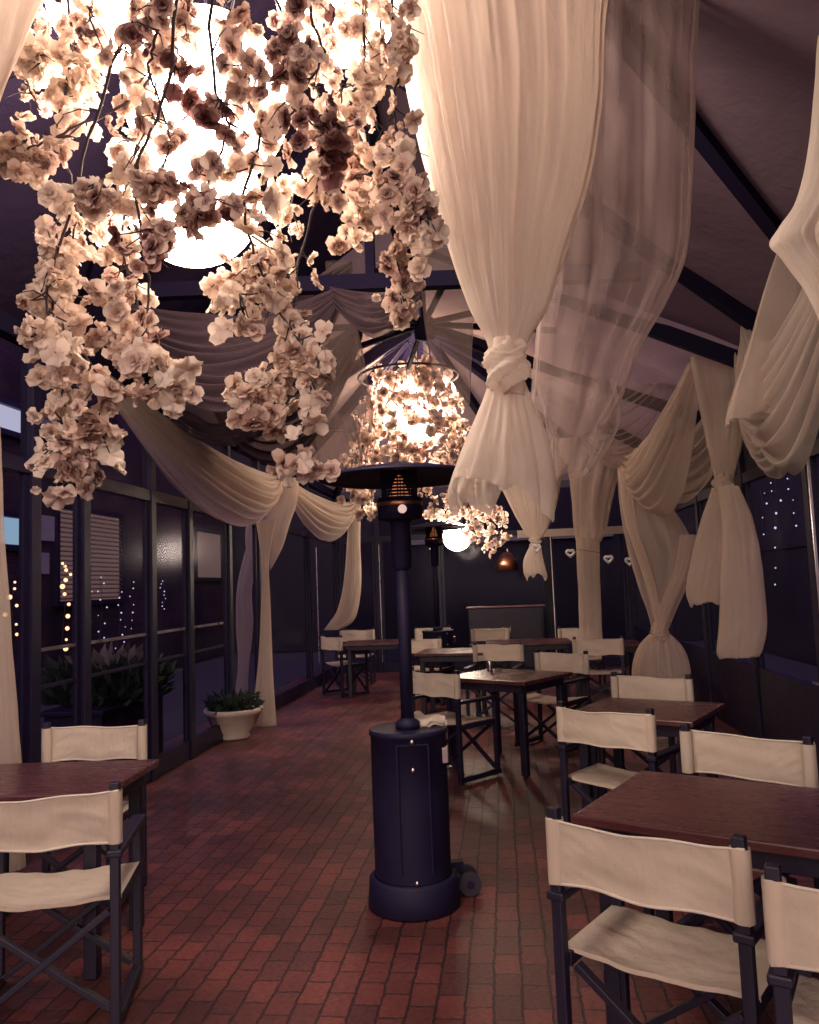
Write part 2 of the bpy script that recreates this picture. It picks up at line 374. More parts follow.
# ------------------------------------------------------------------ tent
tent = thing('canopy_tent', 'large taupe cloth tent roof on dark rafters over the brick terrace', 'tent', (RX, 5, 0))
hub = Vector((-.85, HUBY, RIDGE))
def rib(mb, p, q, w=.075, h=.13): mb.bar(p, q, w, h)
def slope(mb, a, b, c, d, nu=24, nv=16, seed=0):
    a, b, c, d = map(Vector, (a, b, c, d))
    def fn(u, v):
        p = (a * (1 - u) + b * u) * (1 - v) + (d * (1 - u) + c * u) * v
        bay = abs(math.sin(math.pi * u * max(1, round((b - a).length / 1.7))))
        p.z -= .10 * bay * math.sin(math.pi * v) - .02 * nz(p.x * 2, p.y * 2)
        return p
    mb.grid(fn, nu * 4, nv)
t = MB()
Y0 = -1.0
YM = 6.75
m_ = Vector((RX, Y0, RIDGE)).lerp(hub, (YM - Y0) / (HUBY - Y0))
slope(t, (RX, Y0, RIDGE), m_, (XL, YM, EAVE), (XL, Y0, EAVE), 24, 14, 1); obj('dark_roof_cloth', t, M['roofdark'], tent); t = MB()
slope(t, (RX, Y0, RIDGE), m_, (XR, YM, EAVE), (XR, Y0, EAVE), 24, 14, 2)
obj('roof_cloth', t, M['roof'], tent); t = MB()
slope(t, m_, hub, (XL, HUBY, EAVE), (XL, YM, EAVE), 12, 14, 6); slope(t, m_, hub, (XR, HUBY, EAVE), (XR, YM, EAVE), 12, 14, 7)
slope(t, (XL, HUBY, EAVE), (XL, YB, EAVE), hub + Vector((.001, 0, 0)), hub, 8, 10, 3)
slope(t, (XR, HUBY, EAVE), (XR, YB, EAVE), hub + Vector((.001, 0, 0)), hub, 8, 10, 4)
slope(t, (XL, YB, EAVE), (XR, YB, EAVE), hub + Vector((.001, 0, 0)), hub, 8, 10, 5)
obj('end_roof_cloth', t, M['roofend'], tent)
D = Vector((0, 0, -.12))
t = MB(); t.bar(Vector((RX, Y0, RIDGE)) + D, hub + D, .09, .14); obj('ridge_beam', t, M['beam'], tent)
beams = [((RX, 2.2, RIDGE), (XR, 5.3, EAVE)), ((RX, 4.5, RIDGE), (XR, 6.15, EAVE)), ((RX, 7.2, RIDGE), (XR, 6.75, EAVE)),
         ((RX, 2.2, RIDGE), (XL, 5.3, EAVE)), ((RX, 4.5, RIDGE), (XL, 6.15, EAVE)), ((RX, 7.2, RIDGE), (XL, 6.75, EAVE)),
         ((RX, 1.0, RIDGE), (XL, .2, EAVE)), ((RX, 1.0, RIDGE), (XR, .2, EAVE)), ((RX, -.95, RIDGE), (XL, -.95, EAVE)), ((RX, -.95, RIDGE), (XR, -.95, EAVE)),
         (hub, (XL, HUBY - .6, EAVE)), (hub, (XR, HUBY - .6, EAVE)), (hub, (XL, HUBY + 1.9, EAVE)), (hub, (XR, HUBY + 1.9, EAVE)),
         (hub, (XL, YB, EAVE)), (hub, (XR, YB, EAVE)), (hub, (-1.3, YB, EAVE)), (hub, (.6, YB, EAVE))]
for p, q in beams:
    t = MB(); rib(t, Vector(p) + D, Vector(q) + D * .9); obj('rafter', t, M['beam'], tent)
uh = atD(424, 324, 7.2)
for k in range(8):                                                # spread ribs of the parasol frame under the ridge
    a_ = 6.283 * (k + .3) / 8; e_ = uh + Vector((1.25 * math.cos(a_), 1.25 * math.sin(a_), -.06))
    t = MB(); t.bar(uh, e_, .035, .05); obj('parasol_rib', t, M['beam'], tent)
t = MB(); t.lathe([(0, -.16), (.09, -.14), (.1, .04), (0, .06)], uh, 16); t.tube([uh, (uh.x, uh.y, RIDGE - .15)], .025, 8); obj('parasol_hub', t, M['beam'], tent)
t = MB(); t.lathe([(0, -.30), (.1, -.28), (.14, -.2), (.14, -.08), (0, -.08)], hub, 16); obj('hub_plate', t, M['beam'], tent)
for x in (XL, XR):
    t = MB(); t.box((x, (Y0 + YB) / 2, EAVE - .05), (.1, YB - Y0, .12)); obj('eave_beam', t, M['beam'], tent)
t = MB(); t.bar(atY(150, 292, 5.0), atY(640, 272, 5.0), .08, .1); obj('tie_beam', t, M['beam'], tent)
q = atY(371, 284, 5.0)
t = MB(); t.bar(q, (q.x, q.y, RIDGE - .2), .06, .06); obj('king_post', t, M['beam'], tent)

# ------------------------------------------------------------------ glazed sides
def wall_run(wt, ys, fixed, axis, base=.0, sash=True, alu=(), solid_top=False, pane_lo=None, kick=0.18):
    """posts at ys, panes between them, rails at the transom and the sill"""
    P = (lambda a, z: Vector((fixed, a, z))) if axis == 'y' else (lambda a, z: Vector((a, fixed, z)))
    def bx(a0, a1, z0, z1, th): 
        c = P((a0 + a1) / 2, (z0 + z1) / 2); d = (th, abs(a1 - a0), z1 - z0) if axis == 'y' else (abs(a1 - a0), th, z1 - z0)
        return MB().box(c, d)
    for i, a in enumerate(ys): obj('post', bx(a - .045, a + .045, 0, EAVE - .12, .09), M['alu'] if i in alu else M['frame'], wt, bevel=.004)
    for a0, a1 in zip(ys[:-1], ys[1:]):
        obj('transom', bx(a0 + .047, a1 - .047, RAIL - .05, RAIL + .05, .07), M['frame'], wt, bevel=.004)
        obj('kick_panel', bx(a0 + .047, a1 - .047, 0.01, kick, .05), M['frame'], wt)
        obj('pane', bx(a0 + .05, a1 - .05, kick + .003, RAIL - .053, .008), M['glass'] if axis == 'y' else M['endglass'], wt)
        if solid_top: obj('valance_cloth', bx(a0 + .05, a1 - .05, RAIL + .053, EAVE - .125, .012), M['dark'], wt)
        else: obj('clerestory_pane', bx(a0 + .05, a1 - .05, RAIL + .053, EAVE - .125, .008), M['glass'] if axis == 'y' else M['endglass'], wt)
        if sash:
            for a in (a0 + .075, a1 - .075): obj('sash', bx(a - .022, a + .022, kick + .004, RAIL - .054, .034), M['frame'], wt)
def yat(u): return atX(u, 600, XL).y
wl = thing('glazed_wall', 'long dark framed glass side of the terrace behind the potted plants', 'glass wall', (XL, 5, 0))
wall_run(wl, [-.9, .4, 1.8, 3.4, yat(30), yat(82), yat(150), yat(188), yat(228), yat(258), 12.2, YB - .06], XL, 'y')
for z in (1.22, .98):
    t = MB(); t.box((XL, (yat(36) + yat(222)) / 2, z), (.02, yat(222) - yat(36), .022)); obj('mid_rail', t, M['alu' if z > 1.1 else 'frame'], wl)
wr = thing('glazed_wall', 'dark glazed side wall behind the knotted cream drapes on the table side', 'glass wall', (XR, 5, 0))
wall_run(wr, [-.9, .4, 1.8, 3.2, 6.05, 7.6, 9.3, 11.3, YB - .06], XR, 'y', solid_top=True, kick=.7)
q = atX(815, 690, XR - .06)
t = MB(); t.bar(Vector((XR - .06, 5.9, .74)), Vector((XR - .06, 5.9, RAIL - .06)), .016, .016); obj('window_edge', t, M['alu'], wr)
t = MB(); t.bar(Vector((XR - .06, 5.91, .74)), Vector((XR - .06, 6.15, .74)), .016, .016); obj('window_sill', t, M['alu'], wr)
wb = thing('glazed_wall', 'dark glazed end wall behind the farthest tables', 'glass wall', (0, YB, 0))
bx_ = [XL + .06, atY(379, 600, YB).x, atY(440, 600, YB).x, atY(550, 600, YB).x, XR - .06]
wall_run(wb, bx_, YB, 'x', solid_top=False)
for u in (316, 379, 552):
    x = atY(u, 600, YB - .06).x
    t = MB(); t.bar((x + .03, YB - .055, .2), (x + .03, YB - .055, RAIL - .1), .022, .014); obj('edge_highlight', t, M['alu'], wb)  # bright strips in place of light caught on the frame edges
t = MB(); t.box(((atY(515, 545, YB - .1).x + XR) / 2, YB - .09, RAIL - .03), (XR - atY(515, 545, YB - .1).x - .1, .05, .13)); obj('transom_highlight', t, M['canvas'], wb)  # pale strip painted in where the transom catches light

# ------------------------------------------------------------------ chairs
def make_chair(sd=0):
    rs = random.Random(sd + 90); sag = rs.uniform(.010, .032); sg2 = rs.uniform(.012, .035); sk = rs.uniform(-.012, .012)
    t = thing('directors_chair', '', 'chair')
    for sx in (-1, 1):
        x = sx * .265
        obj('back_post', MB().box((x, -.215, .435), (.034, .034, .87)), M['wood'], t, True, .004)
        obj('front_leg', MB().box((x, .2, .31), (.034, .034, .58)), M['wood'], t, True, .004)
        obj('armrest', MB().box((x, .0, .62), (.055, .48, .026)), M['wood'], t, True, .006)
        obj('seat_rail', MB().box((x * .985, .0, .43), (.03, .38, .04)), M['wood'], t, True, .004)
        obj('foot_runner', MB().box((x, .0, .035), (.036, .46, .04)), M['wood'], t, True, .004)
    for y in (-.19, .18):
        b = MB(); b.bar((-.24, y, .06), (.24, y, .41), .022, .032, Vector((0, 1, 0))); obj('cross_brace', b, M['wood'], t, True, .003)
        b = MB(); b.bar((.24, y + .024, .06), (-.24, y + .024, .41), .022, .032, Vector((0, 1, 0))); obj('cross_brace', b, M['wood'], t, True, .003)
    def back(u, v):
        x = (u - .5) * .565; e = abs(2 * u - 1)
        y = -.215 - sag * (1 - e ** 2)
        z = .655 + .185 * v + .006 * math.sin(u * 9 + v * 2) * (1 - e) - .008 * (1 - e * e) * (2 * v - 1)
        y += .011 * nz(u * 4 + sd * 7, v * 2.5, 1.7) * (1 - e ** 4) + .006 * nz((u + .6 * v) * 13, (v - .3 * u) * 3, sd) * e * (1 - e ** 6)
        z += sk * (u - .5) + .006 * nz(u * 3, sd * 3.3, v)
        return Vector((x, y - .019 if e > .93 else y - .012, z))
    b = MB(); b.grid(back, 60, 20)
    for sx in (-1, 1):                                              # the sleeves that slip over the posts
        b.grid(lambda s, v, sx=sx: Vector((sx * .265 + .027 * math.cos(6.283 * s), -.215 + .027 * math.sin(6.283 * s), .655 + .185 * v)), 16, 6, closed=True)
    bk = obj('backrest', b, M['canvas'], t, True)
    h = MB()
    for zz in (.655, .84):
        h.tube([back(i / 24, (zz - .655) / .185) for i in range(25)], .0045, 6)
    for sx in (-.455, .455):
        h.tube([back(.5 + sx, i / 8) + Vector((0, -.003, 0)) for i in range(9)], .0022, 5)
    obj('hem', h, M['stitch'], bk, True)
    def seat(u, v):
        x = (u - .5) * .556; e = abs(2 * u - 1)
        return Vector((x, -.17 + .36 * v, .4585 - sg2 * (1 - e * e) + (.009 * nz(u * 4 + sd * 5, v * 3) + .006 * nz((u + v) * 10, (u - v) * 4, sd)) * (1 - e ** 4)))
    b = MB(); b.grid(seat, 40, 28)
    b.grid(lambda u, v: seat(u, 0) + Vector((0, 0, -.014 * v)), 20, 1); b.grid(lambda u, v: seat(u, 1) + Vector((0, 0, -.014 * v)), 20, 1)
    obj('seat', b, M['canvas'], t, True)
    return t
protos = []
def chair(lt, rt, rot, label, d=None, group='canvas directors chairs'):
    k = chair.n = getattr(chair, 'n', -1) + 1
    if k < 4: protos.append(make_chair(k)); c = protos[k]
    else: c = copy_tree(protos[(k * 3 + k // 4) % 4])
    m = ((lt[0] + rt[0]) / 2, (lt[1] + rt[1]) / 2)
    p = atZ(m[0], m[1], .845) if d is None else atD(m[0], m[1], d)
    a = R(rot); fr = Vector((-math.sin(a), math.cos(a), 0))
    c.location = (p.x + fr.x * .23, p.y + fr.y * .23, .004); c.rotation_euler = (0, 0, a)
    c['label'] = label; c['category'] = 'chair'; c['group'] = group
    return c
chair((548, 822), (728, 843), -31, 'cream canvas chair seen from behind with its seat showing, nearest the big brown table')
chair((806, 884), (1010, 915), -25, 'canvas chair cut off by the lower corner of the photo, beside the nearest chair')
chair((686, 730), (804, 742), 141, 'canvas chair facing us across the big brown table')
chair((557, 705), (647, 716), -36, 'canvas chair with dark legs seen from behind at the second brown table')
chair((614, 676), (688, 678), 150, 'canvas chair facing us below the twisted sheer drape')
chair((411, 668), (453, 677), -42, 'canvas chair turned sideways just behind the gas heater')
chair((480, 645), (516, 644), 168, 'small canvas chair on the far side of the table with the glass ashtray')
chair((540, 652), (583, 654), 146, 'canvas chair facing us at the end of the table with the glass ashtray')
chair((475, 629), (505, 628), 178, 'far canvas chair facing us under the tied end curtain')
chair((562, 628), (594, 628), 182, 'far canvas chair standing in front of the column drape')
chair((584, 640), (611, 638), -10, 'far canvas chair with its shaded back to us near the column drape')
chair((418, 628), (447, 628), 180, 'far canvas chair directly behind the thin pole of the distant heater')
chair((409, 640), (432, 638), -20, 'far canvas chair with its back to us by the distant heater foot')
chair((315, 634), (346, 640), -48, 'far canvas chair turned towards the table beside the dark glass corner')
chair((346, 630), (368, 630), 182, 'far canvas chair facing us below the hanging swag tail')
chair((-33, 800), (107, 793), 15, 'cream canvas chair with its back to us at the table under the blossoms')
chair((44, 728), (147, 724), 184, 'canvas chair facing us behind the table under the blossoms')

# ------------------------------------------------------------------ tables
def table(loc, rot, L, Wd, label):
    t = thing('dining_table', label, 'table', (loc[0], loc[1], .004), R(rot), 'dark wooden dining tables')
    b = MB(); b.box((0, 0, .735), (L, Wd, .032)); obj('tabletop', b, M['table'], t, True, .006)
    b = MB()
    b.box((0, Wd / 2 - .06, .685), (L - .14, .022, .065)); b.box((0, -Wd / 2 + .06, .685), (L - .14, .022, .065))
    b.box((L / 2 - .06, 0, .685), (.022, Wd - .145, .065)); b.box((-L / 2 + .06, 0, .685), (.022, Wd - .145, .065))
    obj('apron', b, M['wood'], t, True, .003)
    for sx in (-1, 1):
        for sy in (-1, 1):
            obj('leg', MB().box((sx * (L / 2 - .085), sy * (Wd / 2 - .085), .325), (.055, .055, .65)), M['wood'], t, True, .005)
    return t
p = c2r(1.33, 2.66); table(p, -28, 1.5, .72, 'nearest big brown wooden table between four canvas chairs')
p = c2r(1.38, 4.92); table(p, -28, .75, .72, 'second brown wooden table beyond the big one')
p = c2r(.78, 6.95); table(p, -35, .85, .75, 'wooden table carrying a small glass ashtray behind the gas heater')
p = c2r(1.5, 10.7); table(p, 0, 1.1, .75, 'far dark table between the end curtain and the column drape')
p = c2r(2.35, 9.9); table(p, 0, .8, .75, 'far dark table tucked beside the glazed side wall')
p = c2r(-.5, 11.7); table(p, 5, 1.0, .75, 'far dark table in the corner under the swag tail')
p = c2r(.45, 9.6); table(p, -5, .8, .75, 'far dark table under the distant patio heater')
p = c2r(-1.92, 3.68); table(p, 4, 1.3, .64, 'glossy brown table under the hanging blossoms')
# ashtray
q = atZ(498, 671, .756)
a = MB(); a.lathe([(0, .004), (.035, .004), (.048, .05), (.052, .06), (.045, .06), (.03, .012), (0, .012)], (q.x, q.y, .751), 20)
tag(obj('glass_ashtray', a, M['glassware']), 'small clear glass ashtray standing on the wooden table', 'ashtray')
q = atZ(490, 671, .756)
a = MB(); a.lathe([(0, 0), (.02, 0), (.024, .01), (.02, .06), (.024, .085), (.012, .09), (0, .09)], (q.x, q.y, .751), 16)
tag(obj('pepper_shaker', a, M['alu']), 'little metal shaker beside the glass ashtray', 'shaker')

# ------------------------------------------------------------------ patio heaters
def heater(loc, label, rz=0):
    t = thing('patio_heater', label, 'heater', (loc.x, loc.y, .004), rz, 'mushroom patio heaters')
    X = lambda nm, mb, m, par=t, bev=0: obj(nm, mb, m, par, True, bev)
    b = MB(); b.lathe([(0, 0), (.220, 0), (.224, .006), (.216, .13), (.205, .143), (.19, .145)], (0, 0, 0), 40, True); X('base', b, M['metal'], bev=.006)
    b = MB(); b.lathe([(.186, .146), (.188, .5), (.188, .81), (.194, .815), (.196, .835), (.19, .842), (.18, .838), (.03, .835)], (0, 0, 0), 40); hs = X('tank_housing', b, M['metal'])
    b = MB(); b.bar((-.075, -.19, .2), (-.075, -.19, .79), .006, .006); b.bar((.075, -.19, .2), (.075, -.19, .79), .006, .006)
    b.bar((-.075, -.19, .79), (.075, -.19, .79), .006, .006); X('door_seam', b, M['metal'], hs)
    for z in (.675, .16, .805):
        b = MB(); b.sphere((.0, -.195, z), (.011, .008, .011), 12, 8); X('rivet', b, M['alu'], hs)
    b = MB(); b.box((.165, -.1, .72), (.03, .05, .075)); X('latch', b, M['alu'], hs, .004)
    b = MB(); b.tube([(0, 0, .836), (0, 0, 1.3), (0, 0, 1.66)], .033, 16); b.lathe([(.033, 0), (.06, 0), (.06, .03), (.033, .05)], (0, 0, .838), 20); X('pole', b, M['metal'])
    b = MB(); b.lathe([(.034, 1.62), (.05, 1.64), (.052, 1.86), (.06, 1.87)], (0, 0, 0), 24); X('valve_body', b, M['metal'])
    b = MB(); b.lathe([(.06, 1.87), (.112, 1.88), (.115, 1.93), (.115, 1.985), (.1, 1.99)], (0, 0, 0), 28); X('control_head', b, M['metal'])
    b = MB(); b.lathe([(.117, 1.945), (.119, 1.95), (.119, 1.96), (.117, 1.965)], (0, 0, 0), 28); X('copper_band', b, M['copper'])
    b = MB(); b.tube([(.0, -.115, 1.92), (0, -.14, 1.92)], .022, 14); X('control_knob', b, M['alu'])
    sc = MB()                                                     # perforated emitter screen: rows of rings and uprights
    for k in range(8): sc.lathe([(.088, 0), (.092, .004), (.092, .008), (.088, .012)], (0, 0, 1.995 + k * .0165), 24)
    for k in range(18):
        a = 6.283 * k / 18; sc.bar((.09 * math.cos(a), .09 * math.sin(a), 1.99), (.09 * math.cos(a), .09 * math.sin(a), 2.125), .006, .006)
    X('burner_screen', sc, M['metal'])
    b = MB(); b.lathe([(0, 1.99), (.045, 1.99), (.05, 2.0), (.03, 2.06), (.015, 2.1), (0, 2.11)], (0, 0, 0), 16); X('burner', b, M['flame'])
    b = MB(); b.lathe([(0, 2.128), (.1, 2.128), (.25, 2.118), (.385, 2.092), (.402, 2.084), (.408, 2.087), (.404, 2.098), (.39, 2.104), (.25, 2.134), (.12, 2.15), (.1, 2.16), (.03, 2.175), (0, 2.175)], (0, 0, 0), 56); X('reflector_hood', b, M['metal'])
    for k in range(3):
        a = 6.283 * k / 3 + .5; b = MB(); b.bar((.095 * math.cos(a), .095 * math.sin(a), 1.98), (.095 * math.cos(a), .095 * math.sin(a), 2.14), .012, .004); X('hood_strut', b, M['metal'])
    for s in (-1, 1):
        wl_ = MB(); wl_.tube([(.285 + .0, s * .055 + .08, .055), (.285, s * .055 + .115, .055)], .055, 20); w_ = X('wheel', wl_, M['rubber'])
        wl_ = MB(); wl_.tube([(.285, s * .055 + .077, .055), (.285, s * .055 + .118, .055)], .02, 12); X('hub', wl_, M['metal'], w_)
    b = MB(); b.bar((.19, .09, .09), (.3, .09, .055), .1, .02); b.bar((.19, .09, .14), (.26, .09, .14), .05, .03); X('wheel_bracket', b, M['metal'])
    return t
hp = c2r((400 - 409.5) / F * 4.06, 4.06); heater(hp, 'tall dark gas patio heater standing in the middle of the brick floor', R(12))
hp2 = c2r((433 - 409.5) / F * 10.9, 10.9); heater(hp2, 'distant dark patio heater with thin pole behind the first heater', R(40)).scale = (1.1, 1.1, 1.1)
q = hp + Vector((.06, .08, .848))
def nap(u, v):
    return Vector((q.x - .075 + .19 * u, q.y - .07 + .16 * v, q.z + .02 + .03 * nz(u * 3, v * 3, .4) + .02 * math.sin(u * 7) * (1 - u)))
t = MB(); t.grid(nap, 20, 16); t.grid(lambda u, v: nap(u, v) + Vector((.01, 0, -.018)), 20, 16)
tag(obj('folded_cloth', t, M['drape2']), 'crumpled white cloth lying on top of the heater housing', 'cloth')

# ------------------------------------------------------------------ drapes
def knotted(name, label, parts, mats, kn=None, d=None, group=None, cat='curtain'):
    """parts = list of (part name, stations, options); first is the thing's own mesh"""
    root = None
    for i, (nm, st, kw) in enumerate(parts):
        mb = MB(); drape(mb, st, kw.pop('d', d), **kw)
        if root is None:
            root = obj(name, mb, mats[0]); tag(root, label, cat, group)
        else: obj(nm, mb, mats[min(i, len(mats) - 1)], root)
    for (u, v, dd, r, sd) in (kn or []):
        k = MB(); knot(k, atD(u, v, dd), r, .3, sd); obj('knot', k, mats[0], root)
    return root
G = 'cream voile drapes'
knotted('curtain', 'big bright cream curtain gathered into a fist sized knot in front of the ceiling', [
    ('body', [(-190, 330, 640), (-90, 365, 625), (0, 396, 606), (100, 416, 600), (180, 434, 588), (250, 452, 566), (305, 470, 548), (335, 485, 531), (352, 490, 525)], dict(pleats=12, flat=.5, amp=.2, seed=3, nu=300, nv=110)),
    ('tail', [(380, 490, 524), (400, 484, 532), (430, 472, 545), (460, 460, 553), (486, 452, 556), (494, 455, 556)], dict(pleats=6, flat=.6, amp=.3, seed=8, hem=.34))],
    [M['drape2']], [(507, 365, 2.55, .082, 1.0)], 2.6, G)
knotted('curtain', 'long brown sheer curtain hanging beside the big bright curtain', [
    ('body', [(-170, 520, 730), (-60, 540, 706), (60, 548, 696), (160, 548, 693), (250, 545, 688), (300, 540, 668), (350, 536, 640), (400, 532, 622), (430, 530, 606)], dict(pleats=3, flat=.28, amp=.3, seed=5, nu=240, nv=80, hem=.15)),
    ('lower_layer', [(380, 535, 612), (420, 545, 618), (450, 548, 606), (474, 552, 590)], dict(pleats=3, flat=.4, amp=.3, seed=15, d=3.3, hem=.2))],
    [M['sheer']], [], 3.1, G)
knotted('curtain', 'bright cream cloth cut off by the top corner above the blossoms', [
    ('body', [(-160, -150, 120), (-60, -110, 62), (0, -80, 36), (50, -70, 18), (100, -70, 0), (160, -70, -22)], dict(pleats=7, flat=.4, amp=.2, seed=11))], [M['drape2']], [], 2.0, G)
knotted('curtain', 'narrow straight cream curtain hanging at the edge beside the string lights', [
    ('body', [(300, -34, -8), (430, -30, -2), (540, -26, 4), (640, -24, 11), (760, -24, 19), (868, -24, 24)], dict(pleats=4, flat=.5, amp=.25, seed=12))], [M['drape']], [], 4.7, G)
# table side
knotted('curtain', 'cream drape looping in from the upper corner above the nearest tables', [
    ('body', [(20, 826, 905), (110, 816, 890), (190, 804, 880), (222, 786, 872), (240, 777, 868), (256, 788, 866), (285, 808, 880), (330, 828, 890)], dict(pleats=9, flat=.6, amp=.26, seed=21))], [M['drape2']], [], 3.0, G)
gl_ = MB(); swag(gl_, atX(742, 318, 1.9), atX(840, 210, 1.75), .38, .95, (-.22, .05, 0), folds=6, amp=.035, seed=33, w0=.30, skew=1.0)
gl_ = tag(obj('swag', gl_, M['sheerlight']), 'grey sheer loop hanging lowest over the dark side window near the corner', 'swag', G)
g2 = MB(); drape(g2, [(250, 778, 815), (290, 764, 812), (345, 748, 806), (395, 732, 800), (420, 726, 792)], 4.7, pleats=3, flat=.3, amp=.3, seed=22, hem=.12); obj('front_fall', g2, M['sheerlight'], gl_)
knotted('curtain', 'peach cream drape knotted at the rail with two uneven tails', [
    ('body', [(320, 684, 744), (345, 690, 745), (400, 701, 748), (440, 708, 742), (470, 714, 735), (482, 716, 733)], dict(pleats=6, flat=.6, amp=.25, seed=23)),
    ('short_tail', [(488, 712, 730), (520, 702, 728), (560, 693, 727), (590, 687, 724), (604, 691, 722)], dict(pleats=4, flat=.55, amp=.22, seed=24, hem=.12)),
    ('long_tail', [(486, 718, 738), (520, 722, 752), (570, 721, 762), (620, 719, 766), (648, 717, 762), (657, 717, 758)], dict(pleats=4, flat=.5, amp=.25, seed=25, d=6.6, hem=.05))],
    [M['drape']], [(723, 484, 6.95, .09, 2.0)], 7.0, G)
# swags beside it
def swag_thing(name, label, parts, mat, cat='swag', kn=()):
    root = None
    for (nm, A, B, s0, s1, out, kw) in parts:
        mb = MB(); swag(mb, A, B, s0, s1, out, **kw)
        if root is None: root = tag(obj(name, mb, mat), label, cat, G)
        else: obj(nm, mb, mat, root)
    for (u, v, dd, r, sd) in kn:
        k = MB(); knot(k, atD(u, v, dd), r, .3, sd); obj('knot', k, mat, root)
    return root
swag_thing('swag', 'deep cream swag looping between the two knotted drapes on the table side', [
    ('body', atD(700, 338, 7.1), atD(622, 452, 8.8), .35, 1.02, (-.28, -.1, 0), dict(folds=6, amp=.045, skew=.8, seed=2, w0=.14)),
    ('under_layer', atD(735, 345, 7.3), atD(640, 455, 8.8), .30, .85, (.1, -.05, 0), dict(folds=4, amp=.04, skew=.85, seed=5, w0=.14))], M['drape'])
swag_thing('swag', 'short sheer swag over the rail beside the knotted peach drape', [
    ('body', atX(735, 352, XR - .3), atX(803, 340, XR - .3), .45, .85, (-.12, 0, 0), dict(folds=5, amp=.03, seed=7, w0=.1))], M['sheerlight'])
knotted('curtain', 'sheer drape twisted together at the waist behind the second brown table', [
    ('body', [(452, 617, 640), (500, 620, 668), (540, 626, 690), (580, 636, 688), (610, 647, 676), (630, 652, 668)], dict(pleats=4, flat=.4, amp=.28, seed=31)),
    ('skirt', [(634, 650, 670), (646, 640, 682), (665, 634, 689), (700, 632, 692), (722, 632, 692)], dict(pleats=8, flat=.6, amp=.2, seed=32))],
    [M['sheerlight'], M['drape']], [(660, 632, 8.5, .1, 4.0)], 8.6, G)
def strand(u0, v0, u1, v1, d, w, seed):
    mb = MB(); drape(mb, [(v0, u0 - w, u0 + w), ((v0 * 2 + v1) / 3, u0 + (u1 - u0) * .2 - w * .9, u0 + (u1 - u0) * .2 + w * .9), ((v0 + 2 * v1) / 3, u0 + (u1 - u0) * .65 - w * .8, u0 + (u1 - u0) * .65 + w * .8), (v1, u1 - w * .7, u1 + w * .7)], d, pleats=4, flat=.8, amp=.2, seed=seed, nu=40, nv=30); return mb
tw = [o for o in COL.objects if o.get('label', '').startswith('sheer drape twisted')][0]
obj('strand', strand(624, 470, 662, 632, 8.45, 6, 1), M['drape'], tw); obj('strand', strand(688, 535, 658, 634, 8.45, 8, 2), M['drape'], tw)
knotted('curtain', 'far fan shaped cream curtain tied tight above the end tables', [
    ('body', [(440, 488, 572), (475, 497, 562), (505, 511, 556), (527, 522, 548), (538, 529, 542)], dict(pleats=14, flat=.4, amp=.22, seed=41)),
    ('tail', [(546, 530, 541), (560, 524, 543), (572, 524, 546), (576, 527, 547)], dict(pleats=3, flat=.5, amp=.2, seed=42, hem=.3))],
    [M['drape2']], [(535, 542, 11.5, .085, 6.0)], 11.6, G)
knotted('curtain', 'far cream column drape hanging straight under a bunched top', [
    ('body', [(440, 560, 640), (470, 570, 622), (500, 573, 612), (530, 575, 606), (542, 577, 600)], dict(pleats=5, flat=.6, amp=.3, seed=43)),
    ('column', [(538, 576, 599), (580, 578, 600), (630, 580, 602), (660, 581, 603)], dict(pleats=4, flat=.7, amp=.15, seed=44))], [M['drape']], [], 11.3, G)
# glazed side under the blossoms
kp = atX(281, 474, XL + .12)
swag_thing('swag', 'long cream swag sweeping down from the blossoms to the knot over the potted plant', [
    ('body', atX(104, 372, XL + .15), kp, .22, .80, (.34, -.05, 0), dict(folds=6, amp=.05, skew=1.1, seed=3, w0=.12))], M['drape'], kn=[(283, 474, 10.6, .13, 3.0)])
kd = 10.7
swag_thing('swag', 'shorter cream swag from the knot towards the far glass corner', [
    ('body', kp, atD(357, 500, 12.6), .17, .66, (.25, -.2, 0), dict(folds=5, amp=.045, seed=9, w0=.12))], M['drape'])
knotted('curtain', 'puffed cream tail bunched below the knot over the potted plant', [
    ('body', [(478, 276, 298), (500, 262, 297), (522, 248, 290), (545, 246, 283), (560, 252, 276), (571, 262, 270)], dict(pleats=5, flat=.6, amp=.2, seed=51))], [M['drape']], [], 10.5, G)
knotted('curtain', 'slim cream tail ending in a curl above the far corner chairs', [
    ('body', [(498, 350, 361), (540, 347, 360), (580, 344, 361), (608, 338, 358), (622, 330, 352), (630, 324, 338)], dict(pleats=3, flat=.5, amp=.25, seed=52))], [M['drape']], [], 12.4, G)
knotted('curtain', 'thin bluish white cloth hanging behind the post over the potted plant', [
    ('body', [(535, 250, 266), (560, 243, 258), (590, 237, 252), (625, 236, 253), (665, 238, 249), (705, 233, 247)], dict(pleats=3, flat=.5, amp=.25, seed=53))], [M['sheerlight']], [], 10.9, G)
knotted('curtain', 'narrow wedge of cream cloth widening to the floor beside the potted plant', [
    ('body', [(520, 256, 276), (560, 261, 269), (600, 261, 270), (660, 258, 272), (722, 252, 276), (734, 252, 276)], dict(pleats=3, flat=.5, amp=.25, seed=54))], [M['drape']], [], 9.4, G)
